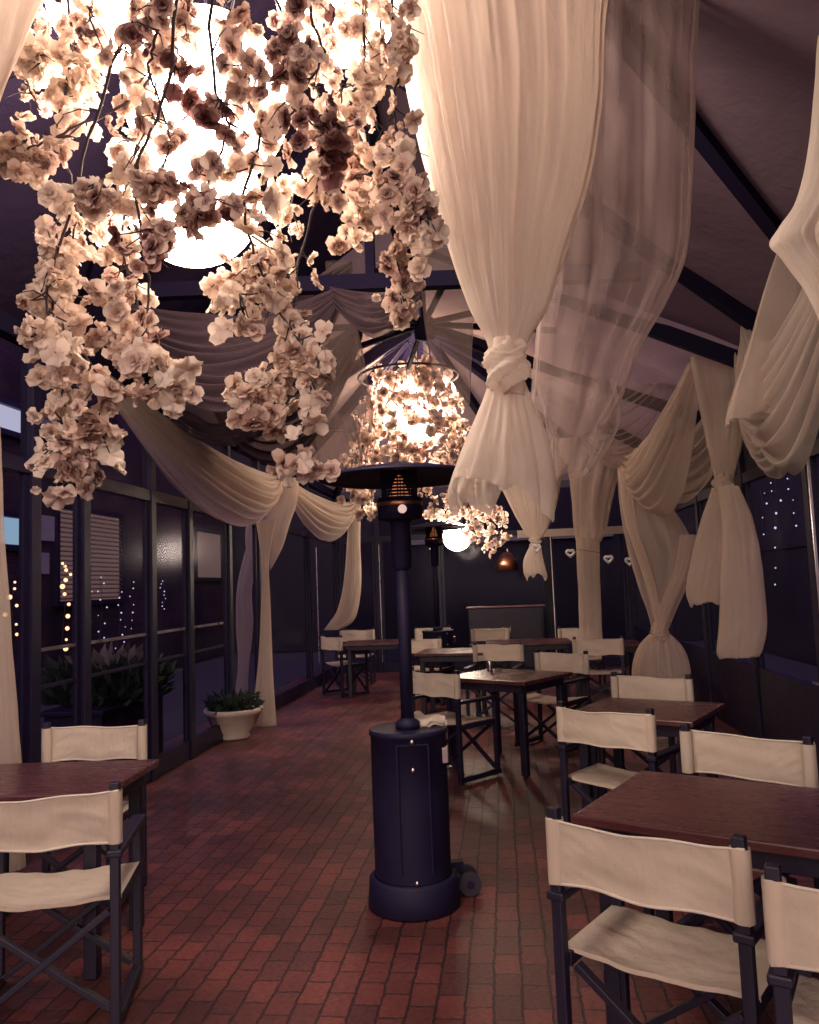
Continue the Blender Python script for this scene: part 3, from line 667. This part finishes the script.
# ceiling cloths
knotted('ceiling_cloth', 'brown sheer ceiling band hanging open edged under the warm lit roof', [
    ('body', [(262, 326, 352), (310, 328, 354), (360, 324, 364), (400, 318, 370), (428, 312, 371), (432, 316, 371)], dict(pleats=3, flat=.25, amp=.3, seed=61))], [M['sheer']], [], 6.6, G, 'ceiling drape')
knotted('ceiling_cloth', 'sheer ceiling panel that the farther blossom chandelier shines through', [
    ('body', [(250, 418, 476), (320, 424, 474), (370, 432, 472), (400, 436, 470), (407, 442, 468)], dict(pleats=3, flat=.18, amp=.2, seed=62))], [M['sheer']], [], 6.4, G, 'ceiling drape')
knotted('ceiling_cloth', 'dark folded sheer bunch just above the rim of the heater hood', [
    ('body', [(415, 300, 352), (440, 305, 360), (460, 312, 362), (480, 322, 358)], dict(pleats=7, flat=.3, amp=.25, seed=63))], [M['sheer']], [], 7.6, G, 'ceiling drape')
swag_thing('ceiling_cloth', 'dusky sheer swag crossing the dark ceiling behind the blossom tips', [
    ('body', atD(112, 305, 6.6), atD(352, 262, 6.6), .25, 1.25, (0, -.2, 0), dict(folds=7, amp=.06, seed=21, w0=.16)),
    ('second_layer', atD(190, 345, 7.6), atD(362, 320, 7.4), .3, 1.15, (0, -.2, 0), dict(folds=7, amp=.06, seed=23, w0=.16))], M['dusk'], 'ceiling drape')
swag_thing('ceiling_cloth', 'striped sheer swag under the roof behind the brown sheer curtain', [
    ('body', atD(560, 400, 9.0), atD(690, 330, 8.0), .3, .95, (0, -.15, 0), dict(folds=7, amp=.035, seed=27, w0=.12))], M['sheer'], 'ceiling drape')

swag_thing('ceiling_cloth', 'dark voile looped along the horizontal roof beam behind the blossoms', [
    ('body', atY(120, 300, 4.86), atY(335, 288, 4.86), .16, .62, (0, -.16, 0), dict(folds=6, amp=.045, seed=31, w0=.14)),
    ('tail', atY(330, 286, 4.86), atY(420, 283, 4.86), .08, .24, (0, -.08, 0), dict(folds=4, amp=.03, seed=34, w0=.10))], M['dusk'], 'ceiling drape')
# ------------------------------------------------------------------ blossoms
def petal_pts(L, Wd, cup, curl, rnd):
    ps = []
    for j in range(4):
        t = j / 3; wv = Wd * math.sin(math.pi * (.12 + .66 * t)) ; 
        for i in range(4):
            x = (i / 3 - .5) * 2
            notch = -.10 * L if (j == 3 and i in (1, 2)) else 0
            z = cup * t - curl * t * t + .22 * Wd * abs(x) ** 2 + rnd.uniform(-.06, .06) * L * t
            ps.append(Vector((x * wv * .5, t * L + notch + (-.06 * L if j == 3 and i in (0, 3) else 0), z)))
    return ps
PF = [(j * 4 + i, j * 4 + i + 1, j * 4 + i + 5, j * 4 + i + 4) for j in range(3) for i in range(3)]
VARS = []
for k in range(7):
    rnd = random.Random(k + 50); vs = []; fs = []; tn = []
    for ring, (n, L, Wd, cup, curl, el) in enumerate([(5, 1.0, .98, .15, .3, .05), (5, .8, .8, .3, .35, .42), (5, .55, .6, .4, .2, .8), (3, .36, .4, .4, .1, 1.1)]):
        for i in range(n):
            a = 6.283 * i / n + ring * .6 + rnd.uniform(-.15, .15)
            rm = Matrix.Rotation(a, 3, 'Z') @ Matrix.Rotation(el + rnd.uniform(-.25, .25), 3, 'X')
            o0 = len(vs); vs += [rm @ p for p in petal_pts(L * rnd.uniform(.85, 1.1), Wd, cup * .6, curl, rnd)]
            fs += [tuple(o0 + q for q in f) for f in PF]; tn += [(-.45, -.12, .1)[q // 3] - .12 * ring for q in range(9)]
    VARS.append((vs, fs, tn))
def flower(mb, p, r, rnd, tone):
    vs, fs, tn = VARS[rnd.randrange(7)]
    d = Vector((rnd.gauss(0, 1), rnd.gauss(0, 1), rnd.gauss(-.15, .8))).normalized()
    m = d.to_track_quat('Z', 'Y').to_matrix() @ Matrix.Rotation(rnd.uniform(0, 6.28), 3, 'Z') * r
    mb.add([p + m @ v for v in vs], fs, True, [tone + q for q in tn])
def garland(root, pts, n, r, spread, seed, clusters=(), twr=.0055, tone=(.35, 1), start=0.0, thin=False, dark=.3):
    rnd = random.Random(seed)
    tw = MB(); bl = MB()
    path = [catmull(pts, i / 40) + Vector((rnd.uniform(-1, 1), rnd.uniform(-1, 1), 0)) * .006 for i in range(41)]
    tw.tube(path, [twr * (1 - .6 * i / 40) for i in range(41)], 6)
    spots = []
    for k in range(n):
        t = start + (1 - start) * (k + rnd.random()) / n
        if nz(t * 5.0, seed * 1.7) < -.18 and t < .9: continue
        c = catmull(pts, t)
        q = c + Vector((rnd.gauss(0, spread), rnd.gauss(0, spread), rnd.gauss(-.2 * spread, spread * .9)))
        spots.append((q, c))
    for (c, m, sp) in clusters:
        for k in range(m):
            q = c + Vector((rnd.gauss(0, sp), rnd.gauss(0, sp), rnd.gauss(0, sp))); spots.append((q, c))
    for q, c in spots:
        if thin and rnd.random() < .38:
            e = ROT.transposed() @ (q - CAM); u, v = W / 2 - F * e.x / e.z, H / 2 + F * e.y / e.z
            if math.hypot(u - 207, v - 100) < 80 or math.hypot(u - 192, v - 197) < 66: continue
        if (q - c).length > .03 and rnd.random() < .6: tw.tube([c + Vector((0, 0, .03)), (q + c) / 2 + Vector((0, 0, .012)), q], [.0028, .002, .0015], 5, False)
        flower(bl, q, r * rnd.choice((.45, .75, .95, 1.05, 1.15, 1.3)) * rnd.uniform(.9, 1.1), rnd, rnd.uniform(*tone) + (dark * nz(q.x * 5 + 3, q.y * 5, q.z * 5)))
    for k in range(7):                                            # bare side twigs
        t = rnd.uniform(.1, .95); c = catmull(pts, t); dv = Vector((rnd.gauss(0, 1), rnd.gauss(0, 1), rnd.uniform(-1.2, .4))).normalized()
        tw.tube([c, c + dv * .05, c + dv * .09 + Vector((0, 0, -.02))], [.003, .002, .001], 5, False)
    g = obj('garland', tw, M['bark'], root)
    obj('blossoms', bl, M['petal'], g, tones=True)
CH = atD(205, -150, 2.45)
ch1 = thing('blossom_chandelier', 'huge hanging chandelier of peach silk blossom branches around glowing globes', 'chandelier', tuple(CH), 0, 'blossom chandeliers')
t = MB(); n = 40
t.tube([Vector((CH.x + .62 * math.cos(6.283 * i / n), CH.y + .45 * math.sin(6.283 * i / n), CH.z + .05)) for i in range(n + 1)], .014, 8)
for k in range(4):
    a = 6.283 * k / 4 + .4; t.tube([Vector((CH.x + .62 * math.cos(a), CH.y + .45 * math.sin(a), CH.z + .05)), (CH.x, CH.y, RIDGE - .25)], .005, 6)
obj('hoop', t, M['metal'], ch1)
GL = [  # px polyline, distance, blossoms, clusters
    ([(60, -120), (66, -20), (72, 60), (58, 140), (78, 205), (62, 265), (50, 330), (62, 400)], 2.30, 34, [(60, 250, 7), (62, 430, 6)]),
    ([(150, -120), (140, -10), (105, 90), (72, 200), (45, 300), (75, 350), (100, 400), (84, 455)], 2.12, 38, [(78, 462, 10), (55, 455, 5), (100, 440, 6), (45, 340, 8)]),
    ([(150, -120), (150, 60), (135, 150), (122, 250), (140, 320), (118, 345)], 2.35, 36, [(125, 330, 8), (60, 300, 7)]),
    ([(185, -120), (170, 70), (135, 180), (150, 290), (138, 345), (166, 384)], 2.05, 34, [(165, 386, 7), (140, 350, 6), (110, 300, 6)]),
    ([(215, -130), (212, 60), (228, 130), (205, 190), (200, 215)], 1.98, 10, [(205, 205, 12), (220, 110, 5)]),
    ([(180, -110), (185, 10), (140, 90), (70, 130), (25, 150), (8, 152)], 2.2, 20, [(10, 148, 6), (38, 160, 6)]),
    ([(240, -130), (245, 80), (262, 130), (244, 200), (258, 265), (285, 320), (312, 375), (298, 450)], 2.12, 30, [(296, 468, 7), (240, 305, 6), (318, 362, 8), (245, 410, 6)]),
    ([(215, -130), (290, 30), (330, 130), (318, 190), (300, 260), (292, 330), (280, 390), (262, 405)], 2.3, 34, [(270, 400, 10), (265, 270, 8), (250, 290, 6)]),
    ([(340, -140), (365, 40), (352, 110), (385, 190), (405, 240), (402, 300)], 2.42, 34, [(400, 300, 5), (395, 260, 6), (355, 215, 7)]),
    ([(385, -130), (392, 10), (400, 60), (394, 120), (412, 200), (428, 222)], 2.25, 30, [(420, 215, 7), (400, 190, 5)]),
    ([(305, -130), (310, 0), (322, 60), (290, 100), (330, 135)], 2.02, 16, [(300, 55, 9), (332, 142, 11), (250, 75, 8)]),
    ([(110, -120), (96, -10), (80, 40), (55, 60), (30, 55)], 2.3, 14, [(30, 60, 5), (80, 75, 5)]),
    ([(60, -120), (40, 0), (20, 60), (40, 110)], 2.5, 10, [(30, 75, 4)]),
    ([(250, -130), (225, 40), (175, 130), (120, 160), (100, 235)], 2.55, 26, [(75, 110, 5), (100, 225, 6)]),
    ([(330, -130), (322, 20), (340, 100), (300, 180), (275, 240), (230, 290)], 2.55, 26, [(225, 285, 5), (280, 200, 6)]),
    ([(375, -130), (380, 60), (350, 130), (370, 190), (345, 240)], 2.55, 26, [(320, 20, 6), (350, 170, 6)]),
    ([(140, -130), (160, 0), (150, 70), (170, 140), (150, 200)], 2.0, 10, [(148, 185, 9), (95, 195, 6), (150, 240, 8), (90, 30, 4)]),
    ([(200, -130), (190, 0), (175, 40), (190, 75)], 2.1, 12, [(175, 75, 6), (230, 20, 6), (140, 50, 5)]),
]
for i, (px, d, n, cl) in enumerate(GL):
    rr = random.Random(i)
    pts = [atD(u, v, d + .06 * math.sin(k * 1.7 + i)) for k, (u, v) in enumerate(px)]
    cls = [(atD(u, v, d - .03), int(m * 2.2), .034) for u, v, m in cl]
    garland(ch1, pts, int(n * 2.6), .034, .033, i + 1, cls, start=.12, tone=((.1, .65) if i in (4, 10, 16, 17) else (.6, 1.35)), thin=True, dark=.8)  # garlands crossing the globes toned darker to imitate backlit silhouettes
# globes
def globe(u, v, rpx, d, label, mat, group='globe lanterns'):
    c = atD(u, v, d); r = rpx / F * d
    b = MB(); b.sphere(c, r, 40, 28)
    o = tag(obj('globe_lantern', b, mat), label, 'lantern', group)
    c2 = MB(); c2.tube([c + Vector((0, 0, r)), (c.x, c.y, RIDGE - .2)], .006, 6); obj('cord', c2, M['metal'], o)
    c2 = MB(); c2.lathe([(0, .03), (.05, .025), (.055, -.01), (.05, -.015)], c + Vector((0, 0, r)), 16); obj('cap', c2, M['metal'], o)
    return o
globe(207, 100, 86, 2.75, 'largest glowing globe lantern in the middle of the blossoms', M['globe'])
globe(192, 197, 71, 2.62, 'glowing globe lantern hanging lowest in the blossoms', M['globe'])
globe(112, 2, 67, 2.85, 'glowing globe lantern at the top beside the bright corner cloth', M['globe'])
globe(338, -2, 66, 2.85, 'glowing globe lantern at the top next to the big cream curtain', M['globe'])

def round_chandelier(c, Rr, Hh, ngar, nfl, r, label, seed, top):
    ch = thing('blossom_chandelier', label, 'chandelier', tuple(c), 0, 'blossom chandeliers')
    t = MB(); n = 32
    t.tube([Vector((c.x + Rr * .7 * math.cos(6.283 * i / n), c.y + Rr * .7 * math.sin(6.283 * i / n), top)) for i in range(n + 1)], .014, 6)
    for k in range(5):
        a = 6.283 * k / 5; t.tube([Vector((c.x + Rr * .7 * math.cos(a), c.y + Rr * .7 * math.sin(a), top)), (c.x, c.y, top + .45)], .006, 5)
    obj('hoop', t, M['bark'], ch)
    rnd = random.Random(seed)
    for k in range(ngar):
        a = 6.283 * k / ngar + rnd.uniform(-.15, .15); q = rnd.uniform(.55, 1.05); ln = Hh * rnd.uniform(.7, 1.05)
        pts = [Vector((c.x + Rr * (.35 + (q - .35) * f ** .7) * math.cos(a + .3 * f), c.y + Rr * (.35 + (q - .35) * f ** .7) * math.sin(a + .3 * f), top + .05 - ln * f)) for f in (0, .25, .5, .75, 1)]
        garland(ch, pts, nfl, r, .07, seed * 40 + k, start=0.0, twr=.006, tone=(.5, 1))
    return ch
c2 = atD(410, 420, 9.3)
round_chandelier(c2, .85, 1.6, 28, 38, .062, 'farther round blossom chandelier glowing under the radiating rafters', 3, 4.0)
globe(420, 418, 24, 9.3, 'glowing globe inside the farther round blossom chandelier', M['globe2'])
globe(396, 392, 18, 9.6, 'smaller glowing globe high in the farther round blossom chandelier', M['globe2'])
globe(443, 392, 13, 9.45, 'small glowing globe seen through the sheer ceiling panel', M['globe2'])
c3 = atD(468, 520, 12.6)
round_chandelier(c3, .62, .95, 14, 30, .055, 'most distant low blossom chandelier behind the second heater hood', 5, c3.z + .42)
globe(457, 537, 14, 12.4, 'glowing globe half hidden by the distant heater hood', M['globe2'])

# ------------------------------------------------------------------ end wall furniture
q = atY(505, 600, 13.9)
sb = thing('sideboard', 'dark wooden sideboard with a pale top edge in front of the end glass', 'sideboard', (q.x, 13.9, .004))
b = MB(); b.box((0, 0, .57), (1.25, .42, 1.06)); obj('cabinet', b, M['dark'], sb, True, .008)
b = MB(); b.box((0, 0, 1.12), (1.32, .46, .03)); obj('top', b, M['table'], sb, True, .005)
for sx in (-.31, .31):
    b = MB(); b.box((sx, -.218, .55), (.56, .016, .9)); dr = obj('door', b, M['dark'], sb, True, .004)
    b = MB(); b.tube([(sx * .2, -.24, .62), (sx * .2, -.24, .78)], .008, 8); obj('handle', b, M['alu'], dr, True)
q = atY(507, 562, 13.3)
b = MB(); b.lathe([(.03, .16), (.06, .15), (.17, .02), (.2, -.14), (.19, -.14), (.16, .02), (.05, .13), (.03, .13)], q, 32)
pn = tag(obj('pendant_shade', b, M['copper']), 'unlit dull copper pendant shade hanging above the sideboard', 'pendant lamp')
b = MB(); b.tube([q + Vector((0, 0, .15)), (q.x, q.y, 3.5)], .006, 6); obj('cord', b, M['metal'], pn)

# ------------------------------------------------------------------ hearts on a wire
hw = thing('heart_garland', 'thin wire with little white hearts strung along the dark end glass', 'garland', tuple(atD(536, 544, 11.0)), 0)
hpts = [atD(u, v, 11.0) for u, v in ((500, 540), (536, 543), (570, 548), (608, 554), (629, 556))]
t = MB(); t.tube(hpts, .003, 5); obj('wire', t, M['metal'], hw)
for q in hpts[1:]:
    prof = []
    for i in range(24):
        a = 6.283 * i / 24; prof.append(Vector((16 * math.sin(a) ** 3, 0, 13 * math.cos(a) - 5 * math.cos(2 * a) - 2 * math.cos(3 * a) - math.cos(4 * a))) * .0032)
    loop = [q + p + Vector((0, -.02, -.07)) for p in prof]
    t = MB(); t.tube(loop + [loop[0]], .02, 6, False); obj('heart', t, M['heart'], hw)

# ------------------------------------------------------------------ plants
pp = atZ(234, 738, 0); pp.z = 0.004
pt = thing('potted_plant', 'round pale stone bowl planter with small dark leaves on the brick floor', 'plant', tuple(pp))
b = MB(); b.lathe([(0, 0), (.16, 0), (.17, .02), (.16, .05), (.24, .14), (.285, .25), (.31, .262), (.315, .30), (.30, .315), (.275, .31), (.262, .27), (0, .27)], (0, 0, 0), 40); obj('pot', b, M['ceramic'], pt, True)
b = MB(); b.lathe([(0, .272), (.262, .272)], (0, 0, 0.005), 24); obj('soil', b, M['soil'], pt, True)
def leaves(mb, c, rx, rz, n, ln, seed, upb=.5):
    rnd = random.Random(seed)
    for k in range(n):
        a = rnd.uniform(0, 6.283); q = rx * math.sqrt(rnd.random()); p = Vector(c) + Vector((q * math.cos(a), q * math.sin(a), rnd.uniform(0, rz)))
        d = Vector((math.cos(a) * rnd.random(), math.sin(a) * rnd.random(), upb + rnd.uniform(-.6, .5))).normalized()
        s = d.cross(Vector((rnd.gauss(0, 1), rnd.gauss(0, 1), rnd.gauss(0, 1)))).normalized(); l = ln * rnd.uniform(.6, 1.3)
        b_ = d.cross(s)
        mb.add([p, p + d * l * .45 + s * l * .22 + b_ * l * .04, p + d * l - b_ * l * .1, p + d * l * .45 - s * l * .22 + b_ * l * .04], [(0, 1, 2), (0, 2, 3)], True)
b = MB(); leaves(b, (0, 0, .28), .25, .14, 420, .09, 3); obj('foliage', b, M['leaf'], pt, True)
b = MB(); leaves(b, (0, 0, .33), .22, .12, 40, .05, 4); obj('flowers', b, M['leafpale'], pt, True)
pc = atX(108, 690, XL - .55); pc.z = 0
pt = thing('box_planter', 'dark rectangular planter box with a bushy plant outside the glass', 'planter', (pc.x, pc.y, -.016))
b = MB(); b.box((0, 0, .31), (.5, 1.2, .6)); b.box((0, 0, .62), (.56, 1.26, .04)); obj('box', b, M['metal'], pt, True, .008)
b = MB(); leaves(b, (0, 0, .63), .5, .3, 900, .16, 5, .7); obj('foliage', b, M['leaf'], pt, True)
b = MB(); leaves(b, (0, .1, .68), .3, .28, 320, .18, 6, .9); obj('pale_foliage', b, M['leafpale'], pt, True)

# ------------------------------------------------------------------ outside: neighbouring houses and lights
nb = thing('brick_building', 'dark brick building with slatted blinds across the lane', 'building', (-7.4, 9, 0))
b = MB(); b.box((-8.4, 9.0, 3.0), (3.0, 30, 6.0)); obj('wall', b, M['wallbrick'], nb)
XB = -6.9
def wind(y0, y1, z0, z1, mat, blind=False):
    fr = MB()
    for (a0, a1, c0, c1) in ((y0 - .08, y0, z0 - .08, z1 + .08), (y1, y1 + .08, z0 - .08, z1 + .08), (y0, y1, z0 - .08, z0), (y0, y1, z1, z1 + .08)):
        fr.box((XB + .04, (a0 + a1) / 2, (c0 + c1) / 2), (.1, a1 - a0, c1 - c0))
    f = obj('window', fr, M['frame'], nb)
    p = MB(); p.box((XB + .01, (y0 + y1) / 2, (z0 + z1) / 2), (.01, y1 - y0, z1 - z0)); obj('pane', p, mat, f)
    if blind:
        bl = MB(); k = int((z1 - z0) / .075)
        for i in range(k): bl.box((XB + .05, (y0 + y1) / 2, z0 + (i + .5) * .075), (.035, y1 - y0 - .02, .012), Matrix.Rotation(.5, 3, 'Y'))
        obj('blind', bl, M['blind'], f)
def ybx(u): return atX(u, 560, XB + .05).y
wind(ybx(58), ybx(121), 1.5, 2.95, M['winwarm'], True)
wind(ybx(196), ybx(222), 1.9, 2.95, M['winwarm'])
wind(ybx(-25), ybx(26), atX(10, 545, XB).z, atX(10, 518, XB).z, M['wincyan'])
wind(ybx(-25), ybx(26), atX(10, 432, XB).z, atX(10, 408, XB).z, M['winwhite'])
wind(ybx(36), ybx(72), atX(50, 436, XB).z, atX(50, 418, XB).z, M['poster'])
for (u0, u1, v0, v1, lab) in ((36, 56, 516, 541, 'pale square notice hanging higher on the building across the lane'), (37, 50, 553, 574, 'small pale notice hanging below the square one across the lane')):
    p = MB(); y0, y1 = ybx(u0), ybx(u1); z0, z1 = atX((u0 + u1) / 2, v1, XB).z, atX((u0 + u1) / 2, v0, XB).z
    p.box((XB + .03, (y0 + y1) / 2, (z0 + z1) / 2), (.02, y1 - y0, z1 - z0)); tag(obj('notice', p, M['poster']), lab, 'notice')
nb2 = thing('dark_building', 'dark rendered building close behind the drapes outside the side windows', 'building', (5.2, 8, 0))
b = MB(); b.box((6.2, 8, 2.6), (2.4, 30, 5.2)); obj('wall', b, M['dark'], nb2)
b = MB(); b.box((5.02, 8, 2.0), (.1, 26, .12)); obj('string_course', b, M['dark'], nb2)
nb3 = thing('dark_building', 'dark rendered building beyond the end glass of the terrace', 'building', (0, 20, 0))
b = MB(); b.box((0, 21, 3), (20, 2.5, 6)); obj('wall', b, M['dark'], nb3)
b = MB(); b.box((.2, 19.7, 2.6), (5, .12, .14)); obj('ledge', b, M['poster'], nb3)
bulb = None
def light_string(px, X, n, mat, r, label, group):
    global bulb
    pts = [atX(u, v, X) for u, v in px]
    t = MB(); t.tube([catmull(pts, i / 20) for i in range(21)], .003, 5)
    o = tag(obj('light_string', t, M['bark']), label, 'string lights', group)
    me = None; rnd = random.Random(n + int(px[0][0]))
    for i in range(n):
        p = catmull(pts, (i + .5) / n) + Vector((rnd.gauss(0, .03), rnd.gauss(0, .03), 0))
        if me is None:
            b = MB(); b.sphere((0, 0, 0), r, 8, 6); bo = obj('bulb', b, mat, o, True); me = bo
        else: bo = me.copy(); COL.objects.link(bo); bo.parent = o
        bo.location = p - o.location; s = rnd.uniform(.6, 1.3); bo.scale = (s, s, s)
GA = 'amber string lights outside the glass'; GW = 'white fairy lights outside the glass'
light_string([(14, 580), (12, 610), (18, 645)], -5.4, 8, M['amber'], .022, 'amber light string nearest the straight edge curtain', GA)
light_string([(34, 596), (37, 620), (34, 648)], -5.4, 8, M['amber'], .022, 'amber light string between the straight curtain and the notices', GA)
light_string([(64, 562), (66, 590), (61, 652)], -5.4, 12, M['amber'], .024, 'brightest amber light string below the end of the slatted blind', GA)
for i, (u, v0, v1, lab) in enumerate([(88, 590, 640, 'first'), (100, 575, 640, 'second'), (118, 590, 650, 'third'), (130, 580, 645, 'fourth'), (148, 585, 620, 'fifth'), (163, 580, 610, 'sixth')]):
    light_string([(u, v0), (u + 2, (v0 + v1) / 2), (u - 1, v1)], -4.6, 9, M['white_led'], .008, lab + ' drop of tiny white fairy lights counted from the slatted blind', GW)
light_string([(775, 480), (777, 520), (774, 590)], 3.4, 8, M['white_led'], .012, 'long drop of added glint bulbs behind the side window next to the knotted drape', 'white lights behind the side window')  # bulb drops added to stand in for glints in the side window
light_string([(790, 475), (793, 500), (792, 530)], 3.4, 5, M['white_led'], .012, 'short drop of added glint bulbs behind the side window by the bright frame edge', 'white lights behind the side window')
light_string([(760, 490), (764, 510), (762, 540)], 3.4, 4, M['white_led'], .010, 'faint short drop of added glint bulbs closest to the knotted drape tail', 'white lights behind the side window')

# ------------------------------------------------------------------ render settings
S.view_settings.view_transform = 'Standard'; S.view_settings.look = 'None'; S.view_settings.exposure = 1.2; S.view_settings.gamma = 1
cy = S.cycles
cy.use_denoising = True
try: cy.denoiser = 'OPENIMAGEDENOISE'
except Exception: pass
cy.max_bounces = 8; cy.transparent_max_bounces = 24; cy.diffuse_bounces = 4; cy.glossy_bounces = 3
cy.sample_clamp_indirect = 6; cy.caustics_reflective = False; cy.caustics_refractive = False
